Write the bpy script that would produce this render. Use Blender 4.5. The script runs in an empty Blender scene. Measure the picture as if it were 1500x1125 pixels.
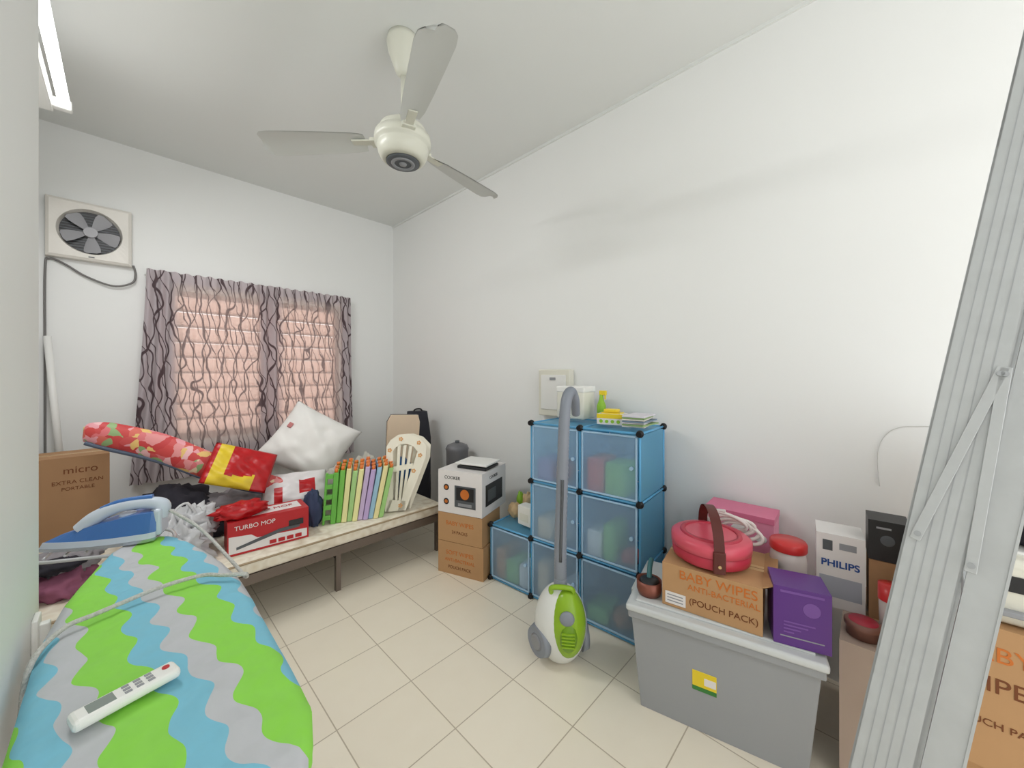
import bpy, bmesh, math, random
from mathutils import Vector, Matrix, noise
random.seed(4)
scene = bpy.context.scene
R = math.radians

# ------------------------------------------------------------ materials
def lin(c):
    c = c/255.0
    return c/12.92 if c <= 0.04045 else ((c+0.055)/1.055)**2.4
def rgb(r, g, b): return (lin(r), lin(g), lin(b), 1)
MC = {}
def pm(name, col=(200, 200, 200), rough=0.5, metal=0.0, var=0.05, vs=6.0, bump=0.0, bs=60.0, emit=0, trans=0.0, transp=0.0, spec=0.4):
    if name in MC: return MC[name]
    m = bpy.data.materials.new(name); m.use_nodes = True
    nt = m.node_tree; N = nt.nodes; L = nt.links
    p = N["Principled BSDF"]; out = N["Material Output"]
    c = rgb(*col)
    tc = N.new("ShaderNodeTexCoord")
    nz = N.new("ShaderNodeTexNoise"); nz.inputs["Scale"].default_value = vs; nz.inputs["Detail"].default_value = 3
    L.new(tc.outputs["Object"], nz.inputs["Vector"])
    mx = N.new("ShaderNodeMix"); mx.data_type = 'RGBA'
    mx.inputs[6].default_value = c
    mx.inputs[7].default_value = (c[0]*(1-var*2), c[1]*(1-var*2), c[2]*(1-var*2), 1)
    L.new(nz.outputs["Fac"], mx.inputs[0]); L.new(mx.outputs[2], p.inputs["Base Color"])
    p.inputs["Roughness"].default_value = rough; p.inputs["Metallic"].default_value = metal
    p.inputs["Specular IOR Level"].default_value = spec
    if trans: p.inputs["Transmission Weight"].default_value = trans
    if emit:
        p.inputs["Emission Color"].default_value = c; p.inputs["Emission Strength"].default_value = emit
    if bump:
        n2 = N.new("ShaderNodeTexNoise"); n2.inputs["Scale"].default_value = bs
        L.new(tc.outputs["Object"], n2.inputs["Vector"])
        b = N.new("ShaderNodeBump"); b.inputs["Strength"].default_value = bump; b.inputs["Distance"].default_value = 0.01
        L.new(n2.outputs["Fac"], b.inputs["Height"]); L.new(b.outputs["Normal"], p.inputs["Normal"])
    if transp:
        t = N.new("ShaderNodeBsdfTransparent"); t.inputs[0].default_value = (c[0]**0.25, c[1]**0.25, c[2]**0.25, 1)
        ms = N.new("ShaderNodeMixShader"); ms.inputs[0].default_value = transp
        L.new(p.outputs[0], ms.inputs[1]); L.new(t.outputs[0], ms.inputs[2]); L.new(ms.outputs[0], out.inputs[0])
    MC[name] = m
    return m

def math_node(nt, op, a, b=None, c=None):
    n = nt.nodes.new("ShaderNodeMath"); n.operation = op
    for i, v in enumerate((a, b, c)):
        if v is None: continue
        if isinstance(v, (int, float)): n.inputs[i].default_value = v
        else: nt.links.new(v, n.inputs[i])
    return n.outputs[0]

def base_mat(name, rough=0.5):
    m = bpy.data.materials.new(name); m.use_nodes = True
    nt = m.node_tree; p = nt.nodes["Principled BSDF"]; p.inputs["Roughness"].default_value = rough
    tc = nt.nodes.new("ShaderNodeTexCoord")
    sp = nt.nodes.new("ShaderNodeSeparateXYZ"); nt.links.new(tc.outputs["Object"], sp.inputs[0])
    return m, nt, p, tc, sp
def ramp(nt, fac, stops, const=True):
    r = nt.nodes.new("ShaderNodeValToRGB"); cr = r.color_ramp
    cr.interpolation = 'CONSTANT' if const else 'LINEAR'
    while len(cr.elements) < len(stops): cr.elements.new(0.5)
    for e, (p, c) in zip(cr.elements, stops): e.position = p; e.color = c
    nt.links.new(fac, r.inputs[0]); return r.outputs[0]
def mixc(nt, f, a, b):
    n = nt.nodes.new("ShaderNodeMix"); n.data_type = 'RGBA'
    for i, v in ((0, f), (6, a), (7, b)):
        if isinstance(v, (int, float, tuple)): n.inputs[i].default_value = v
        else: nt.links.new(v, n.inputs[i])
    return n.outputs[2]

def tile_mat():
    m, nt, p, tc, sp = base_mat("floor_tiles", 0.28)
    br = nt.nodes.new("ShaderNodeTexBrick")
    mp = nt.nodes.new("ShaderNodeMapping"); mp.inputs["Location"].default_value = (0.08, 0.13, 0)
    nt.links.new(tc.outputs["Object"], mp.inputs[0]); nt.links.new(mp.outputs[0], br.inputs[0])
    br.offset = 0; br.squash = 1
    br.inputs["Scale"].default_value = 1
    br.inputs["Brick Width"].default_value = 0.333; br.inputs["Row Height"].default_value = 0.333
    br.inputs["Mortar Size"].default_value = 0.0025; br.inputs["Mortar Smooth"].default_value = 0.2
    br.inputs["Color1"].default_value = rgb(248, 240, 222); br.inputs["Color2"].default_value = rgb(243, 234, 215)
    br.inputs["Mortar"].default_value = rgb(190, 178, 156)
    nz = nt.nodes.new("ShaderNodeTexNoise"); nz.inputs["Scale"].default_value = 9; nz.inputs["Detail"].default_value = 6
    nt.links.new(tc.outputs["Object"], nz.inputs[0])
    c = mixc(nt, math_node(nt, 'MULTIPLY', nz.outputs["Fac"], 0.16), br.outputs["Color"], rgb(212, 198, 170))
    nt.links.new(c, p.inputs["Base Color"])
    b = nt.nodes.new("ShaderNodeBump"); b.inputs["Strength"].default_value = 0.3; b.inputs["Distance"].default_value = 0.002; b.invert = True
    nt.links.new(br.outputs["Fac"], b.inputs["Height"]); nt.links.new(b.outputs[0], p.inputs["Normal"])
    return m

def board_mat():
    m, nt, p, tc, sp = base_mat("ironing_cover", 0.8)
    x, y = sp.outputs[0], sp.outputs[1]
    s = math_node(nt, 'SINE', math_node(nt, 'MULTIPLY', y, 2*math.pi/0.14))
    s2 = math_node(nt, 'SINE', math_node(nt, 'MULTIPLY', y, 2*math.pi/0.36))
    nz = nt.nodes.new("ShaderNodeTexNoise"); nz.inputs["Scale"].default_value = 6; nt.links.new(tc.outputs["Object"], nz.inputs[0])
    v = math_node(nt, 'ADD', x, math_node(nt, 'MULTIPLY', y, 0.14))
    v = math_node(nt, 'ADD', v, math_node(nt, 'MULTIPLY', s, 0.011))
    v = math_node(nt, 'ADD', v, math_node(nt, 'MULTIPLY', s2, 0.006))
    v = math_node(nt, 'ADD', v, math_node(nt, 'MULTIPLY', nz.outputs["Fac"], 0.05))
    f = math_node(nt, 'FRACT', math_node(nt, 'DIVIDE', math_node(nt, 'ADD', v, 2.02), 0.175))
    g = rgb(142, 220, 66); b = rgb(122, 194, 220); gr = rgb(196, 197, 203)
    c = ramp(nt, f, [(0, g), (0.43, b), (0.73, gr)])
    nf = nt.nodes.new("ShaderNodeTexNoise"); nf.inputs["Scale"].default_value = 25; nf.inputs["Detail"].default_value = 4; nt.links.new(tc.outputs["Object"], nf.inputs[0])
    c = mixc(nt, math_node(nt, 'MULTIPLY', nf.outputs["Fac"], 0.2), c, rgb(150, 170, 150))
    nt.links.new(c, p.inputs["Base Color"])
    n2 = nt.nodes.new("ShaderNodeTexNoise"); n2.inputs["Scale"].default_value = 14; nt.links.new(tc.outputs["Object"], n2.inputs[0])
    bp = nt.nodes.new("ShaderNodeBump"); bp.inputs["Strength"].default_value = 0.5; bp.inputs["Distance"].default_value = 0.02
    nt.links.new(n2.outputs["Fac"], bp.inputs["Height"]); nt.links.new(bp.outputs[0], p.inputs["Normal"])
    return m

def curtain_mat():
    m, nt, p, tc, sp = base_mat("curtain_cloth", 0.9)
    x, z = sp.outputs[0], sp.outputs[2]
    N = nt.nodes; L = nt.links
    def between(v, a, b, s=0.02):
        n = N.new("ShaderNodeMapRange"); n.inputs[1].default_value = a-s; n.inputs[2].default_value = a+s; L.new(v, n.inputs[0])
        k = N.new("ShaderNodeMapRange"); k.inputs[1].default_value = b-s; k.inputs[2].default_value = b+s
        k.inputs[3].default_value = 1; k.inputs[4].default_value = 0; L.new(v, k.inputs[0])
        return math_node(nt, 'MULTIPLY', n.outputs[0], k.outputs[0])
    mk = math_node(nt, 'ADD', between(x, 0.17, 0.76, 0.03), between(x, 0.93, 1.50, 0.03))
    mk = math_node(nt, 'MULTIPLY', mk, between(z, 0.26, 1.60, 0.03))
    base = mixc(nt, mk, rgb(206, 196, 200), rgb(246, 232, 226))
    lines = None
    for (sc, dist, rot, off, th) in ((3.4, 5.0, 0.12, 0.0, 0.045), (2.7, 7.0, -0.2, 3.3, 0.035), (5.2, 4.0, 0.3, 7.1, 0.03)):
        mp = N.new("ShaderNodeMapping"); mp.inputs["Rotation"].default_value = (0, rot, 0); mp.inputs["Location"].default_value = (off, 0, off)
        mp.inputs["Scale"].default_value = (1, 0, 0.75)
        L.new(tc.outputs["Object"], mp.inputs[0])
        w = N.new("ShaderNodeTexWave"); w.wave_type = 'BANDS'; w.bands_direction = 'X'
        w.inputs["Scale"].default_value = sc; w.inputs["Distortion"].default_value = dist
        w.inputs["Detail"].default_value = 1.0; w.inputs["Detail Scale"].default_value = 1.8
        L.new(mp.outputs[0], w.inputs[0])
        r = ramp(nt, w.outputs["Fac"], [(0, (1, 1, 1, 1)), (th*0.4, (1, 1, 1, 1)), (th, (0, 0, 0, 1))], False)
        lines = r if lines is None else math_node(nt, 'MAXIMUM', lines, r)
    lf = math_node(nt, 'MULTIPLY', lines, math_node(nt, 'SUBTRACT', 1.0, math_node(nt, 'MULTIPLY', mk, 0.25)))
    col = mixc(nt, lf, base, rgb(98, 82, 86))
    L.new(col, p.inputs["Base Color"])
    tr = N.new("ShaderNodeBsdfTranslucent"); L.new(col, tr.inputs[0])
    ms = N.new("ShaderNodeMixShader"); ms.inputs[0].default_value = 0.38
    L.new(p.outputs[0], ms.inputs[1]); L.new(tr.outputs[0], ms.inputs[2])
    tp = N.new("ShaderNodeBsdfTransparent")
    m2 = N.new("ShaderNodeMixShader")
    inv = math_node(nt, 'SUBTRACT', 1.0, lines)
    f = math_node(nt, 'MULTIPLY', math_node(nt, 'MULTIPLY', mk, inv), 0.42)
    L.new(f, m2.inputs[0]); L.new(ms.outputs[0], m2.inputs[1]); L.new(tp.outputs[0], m2.inputs[2])
    L.new(m2.outputs[0], N["Material Output"].inputs[0])
    return m

def patch_mat(name, cols, scale=9, rough=0.5, distort=0.0):
    m, nt, p, tc, sp = base_mat(name, rough)
    v = nt.nodes.new("ShaderNodeTexVoronoi"); v.inputs["Scale"].default_value = scale
    if distort:
        nz = nt.nodes.new("ShaderNodeTexNoise"); nz.inputs["Scale"].default_value = 12; nt.links.new(tc.outputs["Object"], nz.inputs[0])
        va = nt.nodes.new("ShaderNodeVectorMath"); va.operation = 'MULTIPLY_ADD'
        nt.links.new(nz.outputs["Color"], va.inputs[0]); va.inputs[1].default_value = (distort,)*3; nt.links.new(tc.outputs["Object"], va.inputs[2])
        nt.links.new(va.outputs[0], v.inputs[0])
    else: nt.links.new(tc.outputs["Object"], v.inputs[0])
    s2 = nt.nodes.new("ShaderNodeSeparateColor"); nt.links.new(v.outputs["Color"], s2.inputs[0])
    n = len(cols)
    c = ramp(nt, s2.outputs[0], [(i/n, rgb(*cc)) for i, cc in enumerate(cols)])
    nt.links.new(c, p.inputs["Base Color"])
    return m

def quilt_mat():
    m, nt, p, tc, sp = base_mat("mattress_quilt", 0.85)
    v = nt.nodes.new("ShaderNodeTexVoronoi"); v.inputs["Scale"].default_value = 14
    nt.links.new(tc.outputs["Object"], v.inputs[0])
    c = ramp(nt, v.outputs["Distance"], [(0, rgb(226, 214, 190)), (0.45, rgb(240, 233, 216)), (1, rgb(205, 190, 165))], False)
    nt.links.new(c, p.inputs["Base Color"])
    b = nt.nodes.new("ShaderNodeBump"); b.inputs["Strength"].default_value = 0.4; b.inputs["Distance"].default_value = 0.01; b.invert = True
    nt.links.new(v.outputs["Distance"], b.inputs["Height"]); nt.links.new(b.outputs[0], p.inputs["Normal"])
    return m

# ------------------------------------------------------------ mesh builder
class MB:
    def __init__(s, name, M=None):
        s.name = name; s.M = M or Matrix(); s.v = []; s.f = []; s.mi = []; s.sm = []; s.mats = []
    def add(s, vs, fs, mat, smooth=False, M=None):
        o = len(s.v)
        for v in vs:
            v = Vector(v); s.v.append(M @ v if M else v)
        if mat not in s.mats: s.mats.append(mat)
        k = s.mats.index(mat)
        for f in fs: s.f.append([i+o for i in f]); s.mi.append(k); s.sm.append(smooth)
        return s
    def quad(s, a, b, c, d, mat): return s.add([a, b, c, d], [[0, 1, 2, 3]], mat)
    def box(s, x0, x1, y0, y1, z0, z1, mat, M=None, b=0.0, seg=2):
        bm = bmesh.new(); bmesh.ops.create_cube(bm, size=1)
        for v in bm.verts:
            v.co = Vector(((x0+x1)/2+v.co.x*(x1-x0), (y0+y1)/2+v.co.y*(y1-y0), (z0+z1)/2+v.co.z*(z1-z0)))
        if b > 0: bmesh.ops.bevel(bm, geom=bm.edges[:], offset=b, segments=seg, profile=0.5, affect='EDGES')
        bm.verts.index_update()
        s.add([v.co.copy() for v in bm.verts], [[v.index for v in f.verts] for f in bm.faces], mat, b > 0.008, M); bm.free(); return s
    def cyl(s, p0, p1, r0, r1=None, mat=None, n=24, caps=True, smooth=True, M=None):
        r1 = r0 if r1 is None else r1
        p0 = Vector(p0); p1 = Vector(p1); d = (p1-p0).normalized(); a = d.orthogonal().normalized(); b = d.cross(a)
        vs = []
        for p, r in ((p0, r0), (p1, r1)):
            for i in range(n):
                t = 2*math.pi*i/n; vs.append(p+a*math.cos(t)*r+b*math.sin(t)*r)
        s.add(vs, [[i, (i+1) % n, n+(i+1) % n, n+i] for i in range(n)], mat, smooth, M)
        if caps: s.add(vs, [list(range(n))[::-1], list(range(n, 2*n))], mat, False, M)
        return s
    def tube(s, pts, r, mat, n=10, sub=8, M=None, rib=0.0, flat=1.0, smooth=True):
        P = [Vector(p) for p in pts]
        rs = r if isinstance(r, (list, tuple)) else [r]*len(P)
        C = []; RR = []
        for i in range(len(P)-1):
            p0 = P[max(i-1, 0)]; p1 = P[i]; p2 = P[i+1]; p3 = P[min(i+2, len(P)-1)]
            for k in range(sub):
                t = k/sub
                C.append(0.5*((2*p1)+(p2-p0)*t+(2*p0-5*p1+4*p2-p3)*t*t+(-p0+3*p1-3*p2+p3)*t**3)); RR.append(rs[i]*(1-t)+rs[i+1]*t)
        C.append(P[-1]); RR.append(rs[-1])
        up = None; vs = []; m = len(C)
        for i, c in enumerate(C):
            d = (C[min(i+1, m-1)]-C[max(i-1, 0)]).normalized()
            if up is None: up = d.orthogonal().normalized() if abs(d.z) > 0.9 else Vector((0, 0, 1))
            a = (up-d*up.dot(d)).normalized(); up = a; b = d.cross(a)
            rr = RR[i]*(1+(rib if i % 2 else -rib))
            for k in range(n):
                t = 2*math.pi*k/n; vs.append(c+a*math.cos(t)*rr+b*math.sin(t)*rr*flat)
        fs = [[i*n+k, i*n+(k+1) % n, (i+1)*n+(k+1) % n, (i+1)*n+k] for i in range(m-1) for k in range(n)]
        s.add(vs, fs, mat, smooth, M); s.add(vs, [list(range(n))[::-1], list(range((m-1)*n, m*n))], mat, False, M)
        return s
    def lathe(s, prof, c, mat, n=36, M=None, smooth=True):
        vs = []
        for (r, z) in prof:
            for i in range(n):
                t = 2*math.pi*i/n; vs.append((c[0]+r*math.cos(t), c[1]+r*math.sin(t), c[2]+z))
        fs = [[i*n+k, i*n+(k+1) % n, (i+1)*n+(k+1) % n, (i+1)*n+k] for i in range(len(prof)-1) for k in range(n)]
        s.add(vs, fs, mat, smooth, M); return s
    def ell(s, c, r, mat, n=24, M=None, nz=0.0, ns=5.0, seed=0.0, floor=None):
        vs = []; fs = []; m = n//2
        for j in range(m+1):
            ph = math.pi*j/m
            for i in range(n):
                th = 2*math.pi*i/n
                d = Vector((math.sin(ph)*math.cos(th), math.sin(ph)*math.sin(th), math.cos(ph)))
                k = 1.0
                if nz: k += nz*noise.noise(d*ns*0.5+Vector((seed, seed*2, 0)))+nz*0.5*noise.noise(d*ns*1.6+Vector((seed, 0, 7)))
                p = Vector((c[0]+d.x*r[0]*k, c[1]+d.y*r[1]*k, c[2]+d.z*r[2]*k))
                if floor is not None: p.z = max(p.z, floor)
                vs.append(p)
        for j in range(m):
            for i in range(n): fs.append([j*n+i, (j+1)*n+i, (j+1)*n+(i+1) % n, j*n+(i+1) % n])
        s.add(vs, fs, mat, True, M); return s
    def prism(s, poly, y0, y1, mat, M=None):
        n = len(poly); vs = [(x, y0, z) for x, z in poly]+[(x, y1, z) for x, z in poly]
        s.add(vs, [list(range(n)), list(range(n, 2*n))[::-1]]+[[(i+1) % n, i, n+i, n+(i+1) % n] for i in range(n)], mat, False, M); return s
    def text(s, body, size, loc, mat, ang=0, M=None, depth=0.0006, top=False, bold=0.0):
        cu = bpy.data.curves.new("t", 'FONT'); cu.body = body; cu.size = size; cu.extrude = depth; cu.offset = bold
        cu.align_x = 'CENTER'; cu.align_y = 'CENTER'
        o = bpy.data.objects.new("t", cu); scene.collection.objects.link(o)
        dg = bpy.context.evaluated_depsgraph_get(); me = bpy.data.meshes.new_from_object(o.evaluated_get(dg))
        T = Matrix.Translation(loc) @ (Matrix() if top else Matrix.Rotation(R(90), 4, 'X')) @ Matrix.Rotation(ang, 4, 'Z')
        if M: T = M @ T
        s.add([v.co.copy() for v in me.vertices], [list(p.vertices) for p in me.polygons], mat, False, T)
        bpy.data.objects.remove(o); return s
    def done(s, bevel=0.0, sub=0, solid=0):
        me = bpy.data.meshes.new(s.name); me.from_pydata([tuple(v) for v in s.v], [], s.f)
        for m in s.mats: me.materials.append(m)
        for p, k, sm in zip(me.polygons, s.mi, s.sm): p.material_index = k; p.use_smooth = sm
        bm = bmesh.new(); bm.from_mesh(me); bmesh.ops.remove_doubles(bm, verts=bm.verts, dist=1e-6)
        bmesh.ops.recalc_face_normals(bm, faces=bm.faces); bm.to_mesh(me); bm.free()
        o = bpy.data.objects.new(s.name, me); o.matrix_world = s.M; scene.collection.objects.link(o)
        if bevel:
            md = o.modifiers.new("b", 'BEVEL'); md.width = bevel; md.segments = 2; md.limit_method = 'ANGLE'; md.angle_limit = R(50)
        return o
def fr(x, y, z, ang): return Matrix.Translation((x, y, z)) @ Matrix.Rotation(R(ang), 4, 'Z')

# ------------------------------------------------------------ common materials
wall_m = pm("wall_paint", (239, 240, 238), 0.6, var=0.012, vs=2, bump=0.02, bs=200)
ceil_m = pm("ceiling_paint", (232, 234, 231), 0.8, var=0.012, vs=2)
white = pm("white_plastic", (238, 238, 234), 0.35, var=0.02)
cream = pm("cream_plastic", (228, 226, 212), 0.35, var=0.02)
dark = pm("dark_plastic", (40, 40, 42), 0.4)
black = pm("black_plastic", (18, 18, 20), 0.4)
grey = pm("grey_plastic", (150, 152, 156), 0.4)
dgrey = pm("dark_grey_plastic", (88, 92, 96), 0.45)
card = pm("cardboard", (194, 152, 108), 0.85, var=0.08, vs=5)
card2 = pm("cardboard_dark", (178, 138, 100), 0.85, var=0.08, vs=5)
tape = pm("packing_tape", (206, 172, 122), 0.35)
ink = pm("brown_ink", (120, 70, 40), 0.8)
orange = pm("orange_print", (206, 116, 48), 0.6)
red = pm("red_print", (190, 28, 34), 0.45)
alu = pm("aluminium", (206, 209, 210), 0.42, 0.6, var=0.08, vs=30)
alu2 = pm("aluminium_darker", (184, 187, 190), 0.5, 0.5, var=0.08, vs=30)  # slightly darker, rougher aluminium for ribs and rivet heads

# ------------------------------------------------------------ room
XW, YW, XL, H = 2.28, 4.22, -0.42, 3.21
YN = -1.6
MB("floor").box(XL-0.1, XW+0.1, YN, YW+0.1, -0.1, 0, tile_mat()).done()
MB("ceiling").box(XL-0.1, XW+0.1, YN, YW+0.1, H, H+0.1, ceil_m).done()
MB("wall_right").box(XW, XW+0.1, YN, YW+0.1, 0, H, wall_m).done()
wx0, wx1, wz0, wz1 = 0.25, 1.64, 0.85, 2.12
w = MB("wall_back")
w.box(XL, wx0, YW, YW+0.1, 0, H, wall_m).box(wx1, XW, YW, YW+0.1, 0, H, wall_m)
w.box(wx0, wx1, YW, YW+0.1, 0, wz0, wall_m).box(wx0, wx1, YW, YW+0.1, wz1, H, wall_m).done()
MB("wall_left").box(XL-0.1, XL, 1.66, YW+0.1, 0, H, wall_m).done()
MB("wall_left_pier").box(XL-0.1, -0.165, YN, 1.66, 0, H, wall_m).done()
MB("trim_1").box(XW-0.012, XW, YN, YW, H-0.02, H, ceil_m).done()
l = MB("door_latch", fr(-0.165, 1.56, 0.66, 90))
l.box(-0.03, 0.03, -0.012, 0, 0, 0.13, white, b=0.003).box(-0.012, 0.012, -0.03, -0.01, 0.02, 0.11, white, b=0.004).cyl((0, -0.03, 0.07), (0, -0.045, 0.07), 0.008, mat=grey).done()

# window with louvres
wn = MB("window_1")
fm = pm("window_frame", (186, 156, 148), 0.5)
for a, b in ((wx0, wx0+0.04), (0.925, 0.965), (wx1-0.04, wx1)): wn.box(a, b, YW+0.02, YW+0.08, wz0, wz1, fm)
wn.box(wx0, wx1, YW+0.02, YW+0.08, wz0, wz0+0.04, fm).box(wx0, wx1, YW+0.02, YW+0.08, wz1-0.04, wz1, fm)
slat = pm("louvre_glass", (240, 222, 213), 0.4, var=0.05)
nt = slat.node_tree; tr = nt.nodes.new("ShaderNodeBsdfTranslucent"); tr.inputs[0].default_value = rgb(240, 220, 211)
ms = nt.nodes.new("ShaderNodeMixShader"); ms.inputs[0].default_value = 0.75
nt.links.new(nt.nodes["Principled BSDF"].outputs[0], ms.inputs[1]); nt.links.new(tr.outputs[0], ms.inputs[2]); nt.links.new(ms.outputs[0], nt.nodes["Material Output"].inputs[0])
for x0, x1 in ((wx0+0.04, 0.925), (0.965, wx1-0.04)):
    for i in range(9):
        z = wz0+0.05+i*0.132
        T = Matrix.Translation((0, YW+0.05, z+0.065)) @ Matrix.Rotation(R(-25), 4, 'X')
        wn.box(x0, x1, -0.003, 0.003, -0.062, 0.062, slat, M=T)
        wn.box(x0, x1, YW+0.015, YW+0.028, z-0.009, z+0.009, fm)
wn.done()

# curtain (with its rod)
cw = 1.61; nx, nzc = 260, 30
cu = MB("curtain", fr(0.12, YW-0.06, 0.55, 0)); vs = []; fs = []
for j in range(nzc+1):
    tz = j/nzc; z = tz*1.70
    for i in range(nx+1):
        s = i/nx; x = s*cw
        gx = x + (s-0.5)*0.12*(1-tz)**1.3 * (1.6 if s < 0.5 else 0.5)
        amp = 0.010+0.020*(1-0.5*tz)
        dn = 1 if (x < 0.16 or 0.76 < x < 0.93 or x > 1.5) else 0.4
        y = amp*dn*math.sin(x*84+1.2*noise.noise(Vector((x*4, 0, z))))+0.010*math.sin(x*23+z*1.5)
        zz = z + (0.008*math.sin(x*84) if j == nzc else 0)
        vs.append((gx, y-0.03, zz))
for j in range(nzc):
    for i in range(nx): a = j*(nx+1)+i; fs.append([a, a+1, a+nx+2, a+nx+1])
cu.add(vs, fs, curtain_mat(), True)
cu.cyl((-0.01, 0.02, 1.66), (1.62, 0.02, 1.66), 0.008, mat=white)
for x in (0.0, 1.60): cu.box(x, x+0.02, 0.01, 0.06, 1.64, 1.68, white)
cu.done()

# ------------------------------------------------------------ exhaust fan
e = MB("exhaust_fan", fr(-0.175, YW, 2.465, 0))
fwm = pm("fan_housing", (232, 228, 220), 0.4)
n = 48; Ro = 0.165
vs = []; fs = []
def sq(t, h):
    c, s_ = math.cos(t), math.sin(t); k = h/max(abs(c), abs(s_)); return c*k, s_*k
for ring in range(5):
    for i in range(n):
        t = 2*math.pi*i/n
        if ring == 0: x, z = sq(t, 0.215); y = -0.001
        elif ring == 1: x, z = sq(t, 0.212); y = -0.05
        elif ring == 2: x, z = sq(t, 0.195); y = -0.062
        elif ring == 3: x, z = Ro*math.cos(t), Ro*math.sin(t); y = -0.055
        else: x, z = (Ro-0.012)*math.cos(t), (Ro-0.012)*math.sin(t); y = -0.012
        vs.append((x, y, z))
for r_ in range(4):
    for i in range(n): fs.append([r_*n+i, r_*n+(i+1) % n, (r_+1)*n+(i+1) % n, (r_+1)*n+i])
e.add(vs, fs, fwm)
e.cyl((0, -0.01, 0), (0, -0.004, 0), Ro-0.01, mat=dark, n=48)
for k in range(14):
    z = -0.13+k*0.02; hw = math.sqrt(max(0, 0.15**2-z*z)); e.box(-hw, hw, -0.014, -0.010, z-0.004, z+0.004, dgrey)
blm = pm("fan_blade_grey", (168, 168, 172), 0.4)
for k in range(5):
    A = Matrix.Rotation(2*math.pi*k/5+0.3, 4, 'Y')
    P = []
    for (r_, h, q) in ((0.03, 0.016, 0.0), (0.07, 0.034, 0.010), (0.11, 0.048, 0.014), (0.14, 0.05, 0.012), (0.15, 0.03, 0.01)):
        P += [(r_, -0.038-q, h), (r_, -0.028+q, -h*0.75)]
    e.add(P, [[2*i, 2*i+1, 2*i+3, 2*i+2] for i in range(4)], blm, True, A)
e.cyl((0, -0.052, 0), (0, -0.02, 0), 0.036, 0.04, mat=blm)
e.box(-0.01, 0.02, -0.064, -0.06, -0.19, -0.183, dgrey)
e.done()
wc = MB("power_cable")
wcm = pm("grey_cable", (120, 118, 116), 0.5)
wc.tube([(0.048, YW-0.02, 2.27), (0.06, YW-0.02, 2.2), (0.04, YW-0.03, 2.13), (-0.06, YW-0.03, 2.09), (-0.2, YW-0.02, 2.14), (-0.3, YW-0.02, 2.21), (-0.37, YW-0.015, 2.235), (-0.39, YW-0.015, 2.15), (-0.39, YW-0.015, 1.5), (-0.39, YW-0.015, 0.9), (-0.39, YW-0.015, 0.02)], 0.007, wcm, n=8)
wc.done()

pl = MB("mop_pole")
pl.cyl((-0.375, YW-0.08, 1.68), (-0.29, 4.02, 0.55), 0.019, mat=white, n=16).cyl((-0.29, 4.02, 0.55), (-0.27, 3.99, 0.08), 0.015, mat=grey, n=16)
pl.box(-0.33, -0.2, 3.96, 4.03, 0.0, 0.08, white, b=0.01).done()

# ------------------------------------------------------------ fluorescent lamp
tubm = pm("lamp_tube", (255, 255, 255), 0.3, emit=4)
fl = MB("fluorescent_lamp")
fl.box(XL, -0.27, 1.9, 3.23, 2.85, 2.93, white, b=0.006)
for y in (1.93, 3.19): fl.box(-0.30, -0.20, y-0.022, y+0.022, 2.86, 2.915, white, b=0.008)
fl.cyl((-0.228, 1.94, 2.888), (-0.228, 3.18, 2.888), 0.023, mat=tubm, n=16)
fl.done()

# ------------------------------------------------------------ ceiling fan
cf = MB("ceiling_fan", fr(1.035, 1.81, 0, 0))
fwm2 = pm("fan_cream", (222, 222, 208), 0.3, var=0.02)
cf.lathe([(0, H), (0.078, H), (0.084, H-0.03), (0.076, H-0.08), (0.05, H-0.15), (0.035, H-0.19), (0.016, H-0.20), (0, H-0.20)], (0, 0, 0), fwm2)
cf.cyl((0, 0, H-0.17), (0, 0, 2.77), 0.012, mat=fwm2, n=16)
cf.lathe([(0.0, 2.80), (0.022, 2.80), (0.03, 2.78), (0.05, 2.76), (0.09, 2.745), (0.118, 2.725), (0.126, 2.70), (0.122, 2.69), (0.143, 2.685), (0.147, 2.66), (0.145, 2.635), (0.132, 2.63), (0.134, 2.62), (0.127, 2.59), (0.115, 2.565), (0.09, 2.548), (0.088, 2.552), (0.0, 2.552)], (0, 0, 0), fwm2, n=48)
cf.lathe([(0.085, 2.551), (0.085, 2.543), (0.06, 2.54), (0.0, 2.54)], (0, 0, 0), dgrey)
cf.lathe([(0.062, 2.541), (0.06, 2.536), (0.045, 2.536), (0.043, 2.541)], (0, 0, 0), grey)
cf.lathe([(0.02, 2.541), (0.018, 2.534), (0.0, 2.533)], (0, 0, 0), grey)
bladem = pm("fan_blade_white", (208, 210, 206), 0.4, var=0.02)
for ang in (8, 134, 250):
    A = Matrix.Rotation(R(ang), 4, 'Z')
    cf.box(0.11, 0.27, -0.022, 0.022, 2.652, 2.660, fwm2, M=A, b=0.002)
    cf.box(0.11, 0.17, -0.035, 0.035, 2.645, 2.664, fwm2, M=A, b=0.004)
    P = []; prof = ((0.20, 0.045), (0.26, 0.058), (0.4, 0.068), (0.55, 0.075), (0.68, 0.08), (0.725, 0.074), (0.745, 0.055), (0.75, 0.02))
    for (r_, h) in prof:
        for q in (-1, -0.4, 0.3, 1): P.append((r_, q*h, 2.668-0.012*(q*q)+q*0.017-0.01*(r_-0.2)))
    cf.add(P, [[4*i+k, 4*i+k+1, 4*i+k+5, 4*i+k+4] for i in range(len(prof)-1) for k in range(3)], bladem, True, A)
    P2 = [(x, y, z-0.004) for x, y, z in P]
    cf.add(P2, [[4*i+k, 4*i+k+1, 4*i+k+5, 4*i+k+4] for i in range(len(prof)-1) for k in range(3)], bladem, True, A)
cf.done()

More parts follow.
